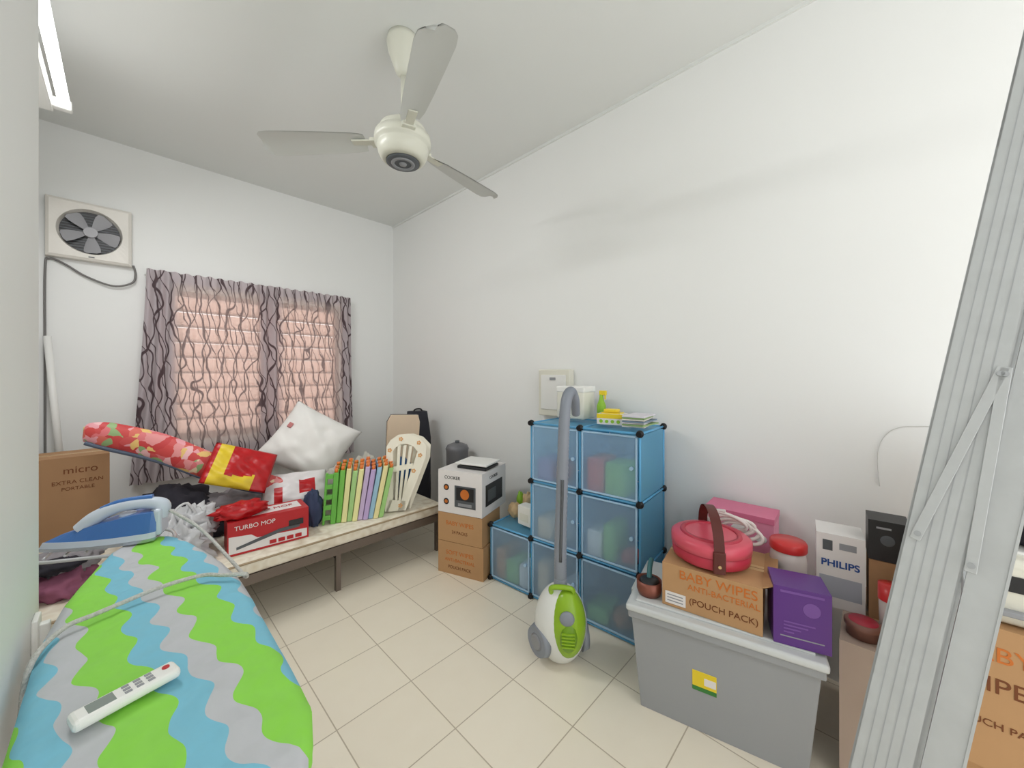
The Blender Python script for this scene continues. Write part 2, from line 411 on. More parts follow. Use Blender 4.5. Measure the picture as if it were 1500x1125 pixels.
# ------------------------------------------------------------ bed
bedm = pm("bed_metal", (118, 106, 96), 0.45, 0.3)
bx0, bx1, by0, by1 = -0.38, 1.78, 2.49, 3.95
bd = MB("bed", fr(bx0, by0, 0, 0)); W = bx1-bx0; D = by1-by0
bd.box(0, W, 0, 0.035, 0.245, 0.30, bedm).box(0, W, D-0.035, D, 0.245, 0.30, bedm).box(0, 0.035, 0, D, 0.245, 0.30, bedm).box(W-0.035, W, 0, D, 0.245, 0.30, bedm)
for i in range(9): bd.box(0.2+i*0.22, 0.26+i*0.22, 0.02, D-0.02, 0.27, 0.288, bedm)
for x in (0.03, 1.335, W-0.05):
    for y in (0.02, D-0.05): bd.box(x, x+0.03, y, y+0.03, 0, 0.25, bedm)
bd.box(1.335, 1.365, 0.03, D-0.03, 0.21, 0.245, bedm)
qm = quilt_mat()
bd.box(0.01, W-0.01, -0.005, D-0.01, 0.30, 0.385, qm, b=0.025, seg=3)
bd.tube([(0.02, -0.004, 0.37), (W/2, -0.006, 0.372), (W-0.02, -0.004, 0.37)], 0.006, pm("piping", (170, 150, 120)))
bd.done()
BZ = 0.387

# ------------------------------------------------------------ things on the bed
def carton(name, M, w, d, h, m=None, texts=(), flap=True, extra=None, bev=0.003):
    o = MB(name, M); m = m or card
    o.box(0, w, 0, d, 0, h, m)
    if flap:
        o.box(0, w, d/2-0.024, d/2+0.024, h, h+0.0008, tape)
        o.box(0, w, d/2-0.001, d/2+0.001, h+0.0008, h+0.0014, ink)
    for (t, sz, x, z, mm) in texts: o.text(t, sz, (x, -0.0006, z), mm)
    if extra: extra(o)
    return o.done(bevel=bev)

carton("shipping_carton", fr(-0.375, 3.46, BZ, 3), 0.31, 0.30, 0.53, card2, [("micro", 0.06, 0.19, 0.45, ink), ("EXTRA CLEAN", 0.032, 0.18, 0.38, ink), ("PORTABLE", 0.028, 0.18, 0.34, ink)])

pmm = patch_mat("playmat_print", [(210, 74, 72), (222, 110, 96), (236, 196, 120), (204, 64, 66), (150, 180, 124), (232, 150, 150), (240, 188, 190), (226, 120, 124), (212, 84, 84), (240, 214, 180), (236, 164, 172)], 22, distort=0.08)
mt = MB("play_mat", fr(0.3, 3.2, 0.9, 0))
mpts = [(-0.46, 0.12, 0.17), (-0.38, 0.10, 0.155), (-0.15, 0.06, 0.055), (0.1, -0.04, -0.10), (0.33, -0.14, -0.22), (0.48, -0.2, -0.27)]
mt.tube(mpts, [0.05, 0.074, 0.085, 0.085, 0.07, 0.04], pmm, n=28, flat=0.6)
mt.tube([(x, y-0.02, z-r_) for (x, y, z), r_ in zip(mpts, (0.055, 0.08, 0.09, 0.088, 0.07, 0.045))], 0.013, pm("mat_edge", (92, 104, 124)), n=8)
sp_ = [(-0.465+0.001*i, 0.12+0.03*math.cos(i*0.5)*(1-i/30), 0.165+0.042*math.sin(i*0.5)*(1-i/30)) for i in range(26)]
mt.tube(sp_, 0.006, pm("foam", (240, 226, 140)), n=6, sub=2)
mt.done()

ch = MB("clothes_pile", fr(0.24, 3.2, BZ, 0))
clk = pm("dark_cloth", (50, 48, 56), 0.95, bump=0.3, bs=20); cgy = pm("grey_cloth", (150, 146, 150), 0.95, bump=0.3, bs=20)
ch.ell((0.0, 0.1, 0.11), (0.22, 0.22, 0.17), clk, 40, nz=0.35, ns=5, floor=0.0)
ch.ell((0.25, 0.0, 0.09), (0.22, 0.22, 0.12), cgy, 40, nz=0.35, ns=6, seed=2, floor=0.0)
ch.ell((0.46, 0.14, 0.08), (0.2, 0.2, 0.12), clk, 40, nz=0.35, ns=5, seed=5, floor=0.0)
ch.ell((0.04, -0.16, 0.07), (0.18, 0.11, 0.10), clk, 40, nz=0.4, ns=6, seed=8, floor=0.0)
ch.done()
mg = MB("folded_clothes", fr(-0.22, 2.80, BZ, 0))
mg.ell((0, 0, 0.04), (0.12, 0.16, 0.08), pm("magenta_cloth", (158, 96, 122), 0.9, bump=0.3, bs=20), 36, nz=0.3, ns=6, seed=3, floor=0.0)
mg.ell((0.02, 0.05, 0.12), (0.12, 0.14, 0.06), cgy, 36, nz=0.35, ns=6, seed=4, floor=0.0)
mg.ell((0.0, -0.08, 0.14), (0.09, 0.07, 0.03), clk, 30, nz=0.35, ns=6, seed=14)
mg.done()

pbm = pm("plastic_bag_film", (228, 229, 231), 0.22, var=0.12, vs=16, bump=0.9, bs=14, transp=0.12)
pb = MB("plastic_bag", fr(0.19, 2.75, BZ, 0))
pb.ell((0, 0, 0.08), (0.15, 0.15, 0.15), pbm, 56, nz=0.5, ns=9, seed=1, floor=0.0)
pb.ell((0.08, 0.06, 0.17), (0.11, 0.10, 0.10), pbm, 48, nz=0.6, ns=10, seed=6, floor=0.0)
pb.ell((-0.06, 0.04, 0.18), (0.09, 0.08, 0.09), pbm, 40, nz=0.6, ns=10, seed=16, floor=0.0)
pb.tube([(0.03, -0.03, 0.21), (0.0, -0.02, 0.28), (0.05, 0.0, 0.31), (0.09, 0.0, 0.24)], 0.007, pbm, n=6)
pb.done()

def pillow_geo(o, w, h, th, mat, cond=None, mat2=None, n=24, corner=0.0, crease=0.0):
    vs = []
    for sgn in (-1, 1):
        for j in range(n+1):
            for i in range(n+1):
                u = -1+2*i/n; v = -1+2*j/n
                t = max(0, (1-abs(u)**3.0))*max(0, (1-abs(v)**3.0)); t = t**0.6
                px = u*(w/2)*(1-corner*(1-v*v)*abs(u)); pz = v*(h/2)*(1-corner*(1-u*u)*abs(v))
                q = 0.006*noise.noise(Vector((u*3, v*3, sgn)))+crease*noise.noise(Vector((u*2+v*3, v*1.5-u, sgn*4)))
                vs.append((px, sgn*(th/2*t)+q*t*3, pz))
    N_ = (n+1)**2; fa = []; fb = []
    for s_ in (0, 1):
        for j in range(n):
            for i in range(n):
                a = s_*N_+j*(n+1)+i; f = [a, a+1, a+n+2, a+n+1]
                u = -1+2*(i+0.5)/n; v = -1+2*(j+0.5)/n
                (fb if cond and cond(u, v) else fa).append(f)
    o.add(vs, fa, mat, True)
    if fb: o.add(vs, fb, mat2, True)
redf = pm("red_foil", (190, 26, 32), 0.35, bump=0.5, bs=12); yelf = pm("yellow_foil", (232, 202, 50), 0.4, bump=0.3, bs=12)
rb = MB("snack_bag", Matrix.Translation((0.53, 2.99, 0.80)) @ Matrix.Rotation(R(-12), 4, 'Z') @ Matrix.Rotation(R(20), 4, 'Y') @ Matrix.Rotation(R(-35), 4, 'X'))
pillow_geo(rb, 0.36, 0.28, 0.07, redf, lambda u, v: (-0.85 < u < -0.4) or (-0.4 < u < 0.5 and v < -0.5+0.3*u), yelf, crease=0.008)
rb.done()

pi = MB("pillow", Matrix.Translation((1.09, 3.40, 0.835)) @ Matrix.Rotation(R(-16), 4, 'Z') @ Matrix.Rotation(R(-28), 4, 'X') @ Matrix.Rotation(R(34), 4, 'Y'))
pmat = pm("pillow_cotton", (240, 238, 234), 0.9, var=0.02, bump=0.3, bs=9)
pillow_geo(pi, 0.60, 0.56, 0.28, pmat, n=40, corner=0.08, crease=0.008)
pi.box(-0.21, -0.18, -0.128, -0.108, 0.0, 0.04, pm("pillow_label", (196, 120, 118)))
pi.done()

tb = MB("appliance_box", fr(0.40, 2.60, BZ, -4))
wp = pm("print_white", (236, 232, 230), 0.4); rp = pm("print_red", (190, 34, 40), 0.4)
tb.box(0, 0.41, 0, 0.20, 0, 0.19, rp)
tb.prism([(0.005, 0.012), (0.40, 0.012), (0.40, 0.06), (0.14, 0.075), (0.11, 0.10), (0.005, 0.11)], -0.001, 0, wp)
tb.prism([(0.04, 0.03), (0.26, 0.075), (0.36, 0.08), (0.36, 0.10), (0.25, 0.095), (0.04, 0.045)], -0.003, -0.001, dgrey)
tb.box(0.30, 0.38, -0.003, -0.001, 0.095, 0.13, dark)
tb.text("TURBO MOP", 0.035, (0.13, -0.0015, 0.15), wp)
for i in range(4): tb.box(0.20+0.045*i, 0.235+0.045*i, -0.003, -0.001, 0.018, 0.04, rp)
tb.box(0.03, 0.38, 0.05, 0.17, 0.19, 0.1912, wp).text("TURBO MOP", 0.05, (0.2, 0.11, 0.193), rp, top=True)
tb.done(bevel=0.002)
rc = MB("red_pouch", fr(0.48, 2.69, BZ+0.193, 10))
rc.ell((0.0, 0.0, 0.03), (0.13, 0.08, 0.05), redf, 32, nz=0.35, ns=6, floor=0.0).done()

pk = MB("detergent_bag", Matrix.Translation((0.85, 2.96, 0.60)) @ Matrix.Rotation(R(-14), 4, 'Z') @ Matrix.Rotation(R(-45), 4, 'X'))
pkw = pm("packet_white", (232, 228, 228), 0.4, bump=0.4, bs=12)
pillow_geo(pk, 0.40, 0.26, 0.1, pkw, lambda u, v: (0.1 < u < 0.6 and -0.5 < v < 0.3) or (-0.7 < u < -0.4 and v < 0), redf, crease=0.006)
pk.done()
nb = MB("navy_bag", fr(0.895, 2.76, BZ, 0))
nb.ell((0, 0, 0.10), (0.055, 0.08, 0.13), pm("navy_cloth", (60, 70, 98), 0.8, bump=0.3, bs=20), 32, nz=0.3, ns=6, floor=0.0)
nb.done()

# folded colourful plastic fence
fc = MB("folded_play_fence", fr(0.975, 2.67, BZ, -25))
cols = [(110, 186, 78), (124, 194, 86), (236, 232, 168), (170, 212, 140), (240, 236, 170), (204, 184, 218), (192, 170, 214), (160, 200, 222), (240, 228, 168), (164, 212, 130)]
for i, c in enumerate(cols):
    m_ = pm("fence_%d" % i, c, 0.4, var=0.03); x = i*0.0345; hh = 0.35+0.01*(i % 3); lean = 0.012+i*0.003
    T = Matrix.Translation((x, 0.01*(i % 2), 0)) @ Matrix(((1, 0, lean/0.37*2.0, 0), (0, 1, 0, 0), (0, 0, 1, 0), (0, 0, 0, 1)))
    fc.box(0, 0.033, 0, 0.035, 0, hh, m_, M=T, b=0.005)
    fc.box(0, 0.033, 0.30, 0.335, 0, hh, m_, M=T, b=0.005)
    fc.box(0.003, 0.03, 0.03, 0.31, 0.0, 0.04, m_, M=T).box(0.003, 0.03, 0.03, 0.31, hh-0.04, hh, m_, M=T)
    for k in range(4): fc.box(0.006, 0.024, 0.07+k*0.06, 0.09+k*0.06, 0.03, hh-0.03, m_, M=T)
    fc.cyl((0.015, 0.018, hh), (0.015, 0.018, hh+0.025), 0.012, mat=pm("orange_cap", (236, 130, 60), 0.4), n=12, M=T)
    fc.cyl((0.015, 0.12, hh), (0.015, 0.12, hh+0.022), 0.014, mat=MC["orange_cap"], n=12, M=T)
    fc.cyl((0.015, 0.24, hh), (0.015, 0.24, hh+0.022), 0.014, mat=MC["orange_cap"], n=12, M=T)
    if i < 1:
        for k in range(5): fc.box(-0.04, 0.0, 0.0, 0.03, 0.03+k*0.07, 0.06+k*0.07, m_, M=T, b=0.003)
        fc.box(-0.05, -0.035, 0.0, 0.03, 0.0, hh, m_, M=T, b=0.004)
fc.done()

wg = MB("baby_gate_panel", fr(1.385, 2.575, BZ+0.008, -33) @ Matrix.Rotation(R(-8), 4, 'X') @ Matrix.Scale(0.95, 4))
ivory = pm("ivory_plastic", (244, 238, 220), 0.35, var=0.02)
softor = pm("soft_orange_print", (228, 170, 110), 0.6)
for k, (dx, dy) in enumerate(((0, 0), (0.035, 0.05))):
    arc_o = [(-0.05, 0.50), (-0.02, 0.55), (0.04, 0.59), (0.12, 0.595), (0.20, 0.565), (0.26, 0.50)]
    arc_i = [(0.0, 0.46), (0.02, 0.49), (0.06, 0.515), (0.11, 0.515), (0.16, 0.49), (0.19, 0.45)]
    T = Matrix.Translation((dx, dy, 0))
    for a in range(5): wg.prism([arc_o[a], arc_o[a+1], arc_i[a+1], arc_i[a]], -0.012, 0.012, ivory, M=T)
    wg.prism([(-0.05, 0.50), (0.0, 0.46), (0.005, 0.1), (-0.03, 0.0), (-0.055, 0.0)], -0.012, 0.012, ivory, M=T)
    wg.prism([(0.19, 0.45), (0.26, 0.50), (0.255, 0.40), (0.10, 0.0), (0.04, 0.0)], -0.012, 0.012, ivory, M=T)
    wg.prism([(-0.05, 0.0), (0.09, 0.0), (0.10, 0.07), (-0.02, 0.09)], -0.012, 0.012, ivory, M=T)
    wg.prism([(0.0, 0.30), (0.15, 0.32), (0.155, 0.36), (0.0, 0.34)], -0.011, 0.011, ivory, M=T)
    for q in range(3):
        x0 = 0.025+q*0.035; x1 = 0.035+q*0.045
        wg.prism([(x0*0.7, 0.05), (x0*0.7+0.018, 0.05), (x1+0.024, 0.51-q*0.006), (x1, 0.51-q*0.006)], -0.008, 0.008, ivory, M=T)
for (x, z) in ((0.2, 0.52), (0.06, 0.555), (0.16, 0.30), (-0.025, 0.47), (0.06, 0.04), (0.21, 0.42)):
    for a in range(5):
        wg.cyl((x+0.011*math.cos(a*1.257), -0.0125, z+0.011*math.sin(a*1.257)), (x+0.011*math.cos(a*1.257), -0.014, z+0.011*math.sin(a*1.257)), 0.007, mat=softor, n=10)
wg.done()
bb = MB("blue_bag", fr(1.64, 2.90, BZ, 0))
bb.ell((0, 0, 0.12), (0.10, 0.12, 0.19), pm("blue_cloth", (30, 88, 140), 0.7, bump=0.3, bs=15), 32, nz=0.3, ns=5, floor=0).done()
tw = MB("folded_blanket", fr(1.22, 3.10, BZ, 0))
tw.ell((0, 0, 0.10), (0.18, 0.10, 0.17), pm("pale_blanket", (206, 202, 192), 0.95, bump=0.3, bs=15), 40, nz=0.3, ns=6, seed=9, floor=0)
tw.ell((0.22, 0.04, 0.13), (0.12, 0.12, 0.2), MC["pale_blanket"], 40, nz=0.3, ns=6, seed=11, floor=0)
tw.done()

# dark soft bag and beige board in the corner
st = MB("garment_bag", fr(1.93, 3.18, 0, -4))
bagd = pm("bag_dark", (46, 46, 54), 0.8, bump=0.4, bs=12)
vs = []; fs = []; NB = 20
for j in range(NB+1):
    t = j/NB; z = 0.0+1.04*t; k = 1-0.25*max(0, t-0.75)/0.25
    for i in range(24):
        a = 2*math.pi*i/24; c_, s_ = math.cos(a), math.sin(a)
        rx = 0.115*k*abs(c_)**0.5*(1 if c_ > 0 else -1); ry = 0.11*k*abs(s_)**0.5*(1 if s_ > 0 else -1)
        q = 1+0.10*noise.noise(Vector((c_*2, s_*2, z*5)))
        vs.append((0.11+rx*q, 0.13+ry*q, z))
for j in range(NB):
    for i in range(24): fs.append([j*24+i, j*24+(i+1) % 24, (j+1)*24+(i+1) % 24, (j+1)*24+i])
fs.append([NB*24+i for i in range(24)]); fs.append([i for i in range(24)][::-1])
st.add(vs, fs, bagd, True)
st.tube([(0.06, 0.12, 1.03), (0.08, 0.12, 1.06), (0.14, 0.12, 1.06), (0.16, 0.12, 1.03)], 0.008, black)
st.done()
ft = MB("folding_table", Matrix.Translation((1.59, 3.08, BZ+0.006)) @ Matrix.Rotation(R(-8), 4, 'Z') @ Matrix.Rotation(R(5), 4, 'Y') @ Matrix.Rotation(R(-4), 4, 'X'))
tanl = pm("tan_laminate", (232, 208, 180), 0.5)
ft.prism([(0.0, 0.0), (0.29, 0.0), (0.29, 0.60), (0.27, 0.665), (0.02, 0.66), (-0.01, 0.60)], 0.0, 0.03, tanl)
ft.prism([(0.0, 0.0), (0.29, 0.0), (0.295, 0.605), (0.27, 0.672), (0.02, 0.666), (-0.015, 0.60)], 0.03, 0.04, dgrey)
ft.done(bevel=0.004)
db = MB("waste_bin", fr(2.1, 2.72, 0, 0))
db.lathe([(0, 0), (0.085, 0), (0.10, 0.72), (0.105, 0.74), (0.09, 0.77), (0.04, 0.79), (0, 0.79)], (0, 0, 0), pm("bin_grey", (120, 120, 124), 0.4, 0.2))
db.cyl((0, 0, 0.785), (0, 0, 0.81), 0.02, mat=dgrey)
db.done()

# ------------------------------------------------------------ cartons beside cubes
ang = math.degrees(math.atan2(-0.34, 0.12))
Mc = lambda z: fr(1.570, 2.255, z, ang)
lg = [("SOFT WIPES", 0.042, 0.18, 0.15, orange), ("ANTI-BACTERIAL", 0.032, 0.18, 0.10, orange), ("POUCH PACK", 0.03, 0.18, 0.05, ink)]
carton("carton", Mc(0), 0.37, 0.27, 0.225, card, lg)
carton("carton.001", Mc(0.228), 0.36, 0.27, 0.20, card, [("BABY WIPES", 0.042, 0.18, 0.13, orange), ("24 PACKS", 0.03, 0.18, 0.07, ink)])
ab = MB("cooker_box", fr(1.570, 2.255, 0.431, ang))
ab.box(0, 0.36, 0, 0.37, 0, 0.30, wp)
for (x, z) in ((0.07, 0.18), (0.07, 0.08)): ab.cyl((x, 0, z), (x, -0.002, z), 0.022, mat=dark).cyl((x, -0.002, z), (x, -0.003, z), 0.013, mat=orange)
ab.box(0.14, 0.31, -0.002, 0, 0.05, 0.20, dgrey).box(0.155, 0.295, -0.004, -0.002, 0.10, 0.19, dark).cyl((0.225, -0.003, 0.145), (0.225, -0.006, 0.145), 0.035, mat=orange).box(0.17, 0.28, -0.004, -0.002, 0.06, 0.08, grey)
ab.text("COOKER", 0.032, (0.12, -0.001, 0.25), dark)
TS = Matrix.Translation((0.36, 0, 0)) @ Matrix.Rotation(R(90), 4, 'Z')
ab.box(0.05, 0.31, -0.002, 0, 0.06, 0.21, dark, M=TS, b=0.001).box(0.08, 0.2, -0.004, -0.002, 0.09, 0.17, dgrey, M=TS).text("COOKER", 0.03, (0.17, -0.001, 0.25), dark, M=TS)
ab.done(bevel=0.002)
ks = MB("kitchen_scale", fr(1.68, 2.18, 0.732, ang))
ks.box(0, 0.24, 0, 0.2, 0.0, 0.02, dark, b=0.006).box(-0.01, 0.25, -0.01, 0.21, 0.03, 0.045, white, b=0.007).box(0.04, 0.2, 0.04, 0.16, 0.018, 0.032, grey).done()

# ------------------------------------------------------------ cube organiser (thin translucent sheets)
ca = math.degrees(math.atan2(-1.047, 0.08))
co = MB("cube_organizer", fr(1.765, 1.905, 0.012, ca))
def sheet_mat(name, col, tcol, transp, transl):
    m = pm(name, col, 0.25, var=0.10, vs=3)
    nt = m.node_tree; N = nt.nodes; L = nt.links
    t = N.new("ShaderNodeBsdfTransparent"); t.inputs[0].default_value = rgb(*tcol)
    tl = N.new("ShaderNodeBsdfTranslucent"); tl.inputs[0].default_value = rgb(*tcol)
    m1 = N.new("ShaderNodeMixShader"); m1.inputs[0].default_value = transl
    m2 = N.new("ShaderNodeMixShader"); m2.inputs[0].default_value = transp
    L.new(N["Principled BSDF"].outputs[0], m1.inputs[1]); L.new(tl.outputs[0], m1.inputs[2])
    L.new(m1.outputs[0], m2.inputs[1]); L.new(t.outputs[0], m2.inputs[2]); L.new(m2.outputs[0], N["Material Output"].inputs[0])
    return m
bl_side = sheet_mat("cube_blue_panel", (128, 200, 236), (176, 224, 246), 0.28, 0.35)
bl_door = sheet_mat("cube_frosted_door", (190, 216, 240), (226, 238, 250), 0.50, 0.3)
bl_rod = pm("cube_blue_rod", (96, 172, 218), 0.35)
rim = pm("cube_door_rim", (170, 202, 228), 0.3)
cwid, chgt, cdep = 0.348, 0.365, 0.37
cells = [(0, 0), (1, 0), (1, 1), (1, 2), (2, 0), (2, 1), (2, 2)]
cc = [(214, 150, 96), (244, 220, 186), (228, 116, 110), (250, 248, 242), (180, 170, 206), (150, 210, 120)]
for (cx, cz) in cells:
    x0, x1 = cx*cwid, (cx+1)*cwid; z0, z1 = cz*chgt, (cz+1)*chgt; g = 0.012
    a0, a1, c0, c1, y0_, y1_ = x0+g, x1-g, z0+g, z1-g, g, cdep-g
    co.quad((a0, cdep, c0), (a1, cdep, c0), (a1, cdep, c1), (a0, cdep, c1), bl_side)
    co.quad((a0, y0_, z0), (a1, y0_, z0), (a1, y1_, z0), (a0, y1_, z0), bl_side)
    if cz == (0 if cx == 0 else 2): co.quad((a0, y0_, z1), (a1, y0_, z1), (a1, y1_, z1), (a0, y1_, z1), bl_side)
    if cx == 0 or (cx == 1 and cz > 0): co.quad((x0, y0_, c0), (x0, y1_, c0), (x0, y1_, c1), (x0, y0_, c1), bl_side)
    co.quad((x1, y0_, c0), (x1, y1_, c0), (x1, y1_, c1), (x1, y0_, c1), bl_side)
    for (yy) in (0.0, cdep):
        for zz in (z0, z1): co.cyl((x0, yy, zz), (x1, yy, zz), 0.006, mat=bl_rod, n=8)
        for xx in (x0, x1): co.cyl((xx, yy, z0), (xx, yy, z1), 0.006, mat=bl_rod, n=8)
    for xx in (x0, x1):
        for zz in (z0, z1): co.cyl((xx, 0, zz), (xx, cdep, zz), 0.006, mat=bl_rod, n=8)
    co.quad((a0, -0.004, c0), (a1, -0.004, c0), (a1, -0.004, c1), (a0, -0.004, c1), bl_door)
    fw = 0.010; d0, d1, e0, e1 = x0+0.012, x1-0.012, z0+0.012, z1-0.012
    co.box(d0, d1, -0.010, -0.002, e0, e0+fw, rim, b=0.002).box(d0, d1, -0.010, -0.002, e1-fw, e1, rim, b=0.002)
    co.box(d0, d0+fw, -0.010, -0.002, e0, e1, rim, b=0.002).box(d1-fw, d1, -0.010, -0.002, e0, e1, rim, b=0.002)
    co.cyl((d1-0.03, -0.004, (z0+z1)/2), (d1-0.03, -0.018, (z0+z1)/2), 0.010, mat=rim, n=14)
    for yy in (0.0, cdep):
        for xx in (x0, x1):
            for zz in (z0, z1):
                co.ell((xx, yy, zz), (0.020, 0.018, 0.020), black, 14)
                if yy == 0: co.cyl((xx, yy-0.004, zz), (xx, yy-0.021, zz), 0.015, mat=black, n=12)
    random.seed(cx*7+cz+1)
    xx = x0+0.03
    while xx < x1-0.1:
        ww = random.uniform(0.07, 0.13); hh = random.uniform(0.08, 0.22); c = random.choice(cc)
        if xx+ww > x1-0.02: ww = x1-0.02-xx
        mm_ = pm("content_%d_%d_%d" % c, c, 0.6)
        if random.random() < 0.5: co.box(xx, xx+ww, 0.02, 0.2, z0+0.006, z0+0.006+hh, mm_, b=0.012, seg=3)
        else: co.ell((xx+ww/2, 0.10, z0+0.008+hh/2.4), (ww/2, 0.08, hh/2), mm_, 24, nz=0.3, ns=5, seed=xx*9, floor=z0+0.006)
        xx += ww+0.01
co.done()

TZ = 0.012+3*chgt+0.019
Mt = fr(1.765, 1.905, TZ+0.002, ca)
ym = pm("yellow_print", (240, 212, 50), 0.4)
tp = MB("tissue_box", Mt @ fr(0.76, 0.08, 0, 8))
tp.box(0, 0.15, 0, 0.12, 0, 0.06, wp).box(0.0, 0.15, -0.001, 0, 0.035, 0.06, ym).box(0.02, 0.13, 0.02, 0.1, 0.06, 0.0655, ym)
for i in range(4): tp.cyl((0.025+i*0.033, -0.002, 0.018), (0.025+i*0.033, 0, 0.018), 0.010, mat=pm("lime_print", (150, 200, 60)))
tp.box(0.03, 0.11, 0.03, 0.09, 0.0655, 0.085, ym, b=0.005).done()
mz = MB("magazines_stack", Mt @ fr(0.92, 0.06, 0, 0))
for i in range(7):
    mz.box(0, 0.12, 0, 0.2, i*0.009, i*0.009+0.007, pm("mag_%d" % (i % 4), [(228, 226, 214), (150, 180, 120), (224, 220, 228), (120, 140, 160)][i % 4], 0.5), M=Matrix.Rotation(R(random.uniform(-9, 9)), 4, 'Z'))
mz.done()
fp = MB("spray_bottle", Mt @ fr(0.70, 0.26, 0, 0))
fp.lathe([(0, 0), (0.026, 0), (0.028, 0.09), (0.014, 0.13), (0.011, 0.16), (0, 0.16)], (0, 0, 0), MC["lime_print"]).box(-0.012, 0.034, -0.01, 0.01, 0.155, 0.185, ym, b=0.004).box(0.022, 0.029, -0.005, 0.005, 0.13, 0.16, ym).done()
wb = MB("storage_tin", Mt @ fr(0.42, 0.18, 0, 0))
wb.box(0, 0.2, 0, 0.15, 0, 0.2, cream, b=0.01).box(-0.004, 0.204, -0.004, 0.154, 0.17, 0.21, white, b=0.008).done()
eb = MB("distribution_box", fr(XW, 1.86, 1.10, -90))
eb.box(0, 0.29, -0.06, 0, 0, 0.35, cream, b=0.008).box(0.03, 0.26, -0.068, -0.06, 0.05, 0.31, white, b=0.003).box(0.12, 0.17, -0.075, -0.066, 0.27, 0.29, grey).done()
pz = 0.012+chgt+0.022
pt = MB("paper_bags", fr(1.765, 1.905, pz, ca) @ fr(0.08, 0.17, 0, 0))
tan = pm("tan_paper", (214, 184, 142), 0.9, bump=0.4, bs=30)
pt.ell((0, 0, 0.045), (0.055, 0.05, 0.05), tan, 28, nz=0.3, ns=6, floor=0.0).ell((0.05, 0.09, 0.07), (0.045, 0.05, 0.09), tan, 28, nz=0.3, ns=6, seed=4, floor=0.0).ell((-0.02, 0.08, 0.08), (0.03, 0.03, 0.07), MC["lime_print"], 20, nz=0.3, floor=0.0).done()
tr_ = MB("napkin_pack", fr(1.765, 1.905, pz, ca) @ fr(0.17, 0.08, 0, -6))
tr_.box(0, 0.12, 0, 0.08, 0, 0.13, pm("paper_white", (240, 238, 230), 0.9), b=0.008).box(0.02, 0.1, -0.001, 0.0, 0.03, 0.08, cream).done()

# ------------------------------------------------------------ vacuum cleaner
vc = MB("vacuum_cleaner", fr(1.50, 1.115, 0, -53))
lime = pm("lime_plastic", (146, 186, 44), 0.25, var=0.03); vgrey = pm("hose_grey", (142, 148, 158), 0.4); vw = pm("vacuum_white", (232, 234, 230), 0.25)
vc.ell((0, 0.0, 0.19), (0.128, 0.10, 0.195), vw, 40, floor=0.0)
vc.ell((0.03, -0.03, 0.21), (0.092, 0.088, 0.165), lime, 36)
vc.ell((0.035, -0.095, 0.19), (0.045, 0.03, 0.08), pm("lime_dark", (116, 158, 34), 0.3), 24)
vc.ell((0.03, -0.108, 0.275), (0.035, 0.016, 0.035), vgrey, 20)
for sx in (-1, 1):
    c = Vector((sx*0.095, -0.03, 0.115)); d = Vector((-0.75, -0.65, 0.0)).normalized()
    if sx > 0: c = Vector((0.10, 0.04, 0.115)); d = Vector((1, 0.2, 0)).normalized()
    vc.cyl(c, c+d*0.03, 0.078, 0.068, mat=vgrey, n=32).cyl(c+d*0.03, c+d*0.036, 0.04, 0.03, mat=grey, n=24)
vc.cyl((0, 0, 0.36), (0, 0, 0.41), 0.036, 0.03, mat=vgrey).tube([(-0.04, -0.03, 0.34), (-0.04, -0.05, 0.385), (0.05, -0.05, 0.385), (0.06, -0.03, 0.34)], 0.012, lime)
for k in range(5): vc.box(0.005, 0.065, -0.127, -0.12, 0.15+k*0.015, 0.156+k*0.015, lime)
vc.tube([(0, 0, 0.40), (0.0, 0.0, 0.55), (0.006, 0.0, 0.8), (0.014, 0.0, 1.05), (0.022, 0.01, 1.22), (0.034, 0.03, 1.30), (0.055, 0.07, 1.325), (0.075, 0.12, 1.28), (0.085, 0.19, 1.20)], [0.030, 0.030, 0.029, 0.028, 0.028, 0.027, 0.026, 0.024, 0.022], vgrey, n=18, sub=22, rib=0.05)
vc.tube([(0.0, -0.028, 0.5), (0.01, -0.03, 0.9)], 0.008, dgrey)
vc.done()

# ------------------------------------------------------------ storage container
sca = math.degrees(math.atan2(-0.65, 0.146)); L_ = 0.665; Dp = 0.43
sc = MB("storage_container", fr(1.485, 0.755, 0, sca))
gbm = pm("container_grey", (158, 161, 164), 0.4, var=0.03); lidm = pm("container_lid", (208, 212, 212), 0.35, var=0.02)
def frustum(o, a, b, z0, z1, mat):
    (ax0, ax1, ay0, ay1), (bx0_, bx1_, by0_, by1_) = a, b
    vs = [(ax0, ay0, z0), (ax1, ay0, z0), (ax1, ay1, z0), (ax0, ay1, z0), (bx0_, by0_, z1), (bx1_, by0_, z1), (bx1_, by1_, z1), (bx0_, by1_, z1)]
    o.add(vs, [[0, 3, 2, 1], [4, 5, 6, 7], [0, 1, 5, 4], [1, 2, 6, 5], [2, 3, 7, 6], [3, 0, 4, 7]], mat)
frustum(sc, (0.05, L_-0.05, 0.04, Dp-0.04), (0.015, L_-0.015, 0.012, Dp-0.012), 0.0, 0.41, gbm)
sc.box(0.004, L_-0.004, 0.002, Dp-0.002, 0.385, 0.42, gbm, b=0.006)
sc.box(-0.004, L_+0.004, -0.006, Dp+0.006, 0.415, 0.445, lidm, b=0.010, seg=3)
sc.box(0.03, L_-0.03, 0.03, Dp-0.03, 0.443, 0.455, lidm, b=0.005)
sc.box(-0.018, 0.01, 0.15, 0.28, 0.37, 0.43, lidm, b=0.006).box(L_-0.01, L_+0.018, 0.15, 0.28, 0.37, 0.43, lidm, b=0.006)
TL = Matrix.Translation((0.25, 0.0285, 0.17)) @ Matrix.Rotation(R(4), 4, 'X')
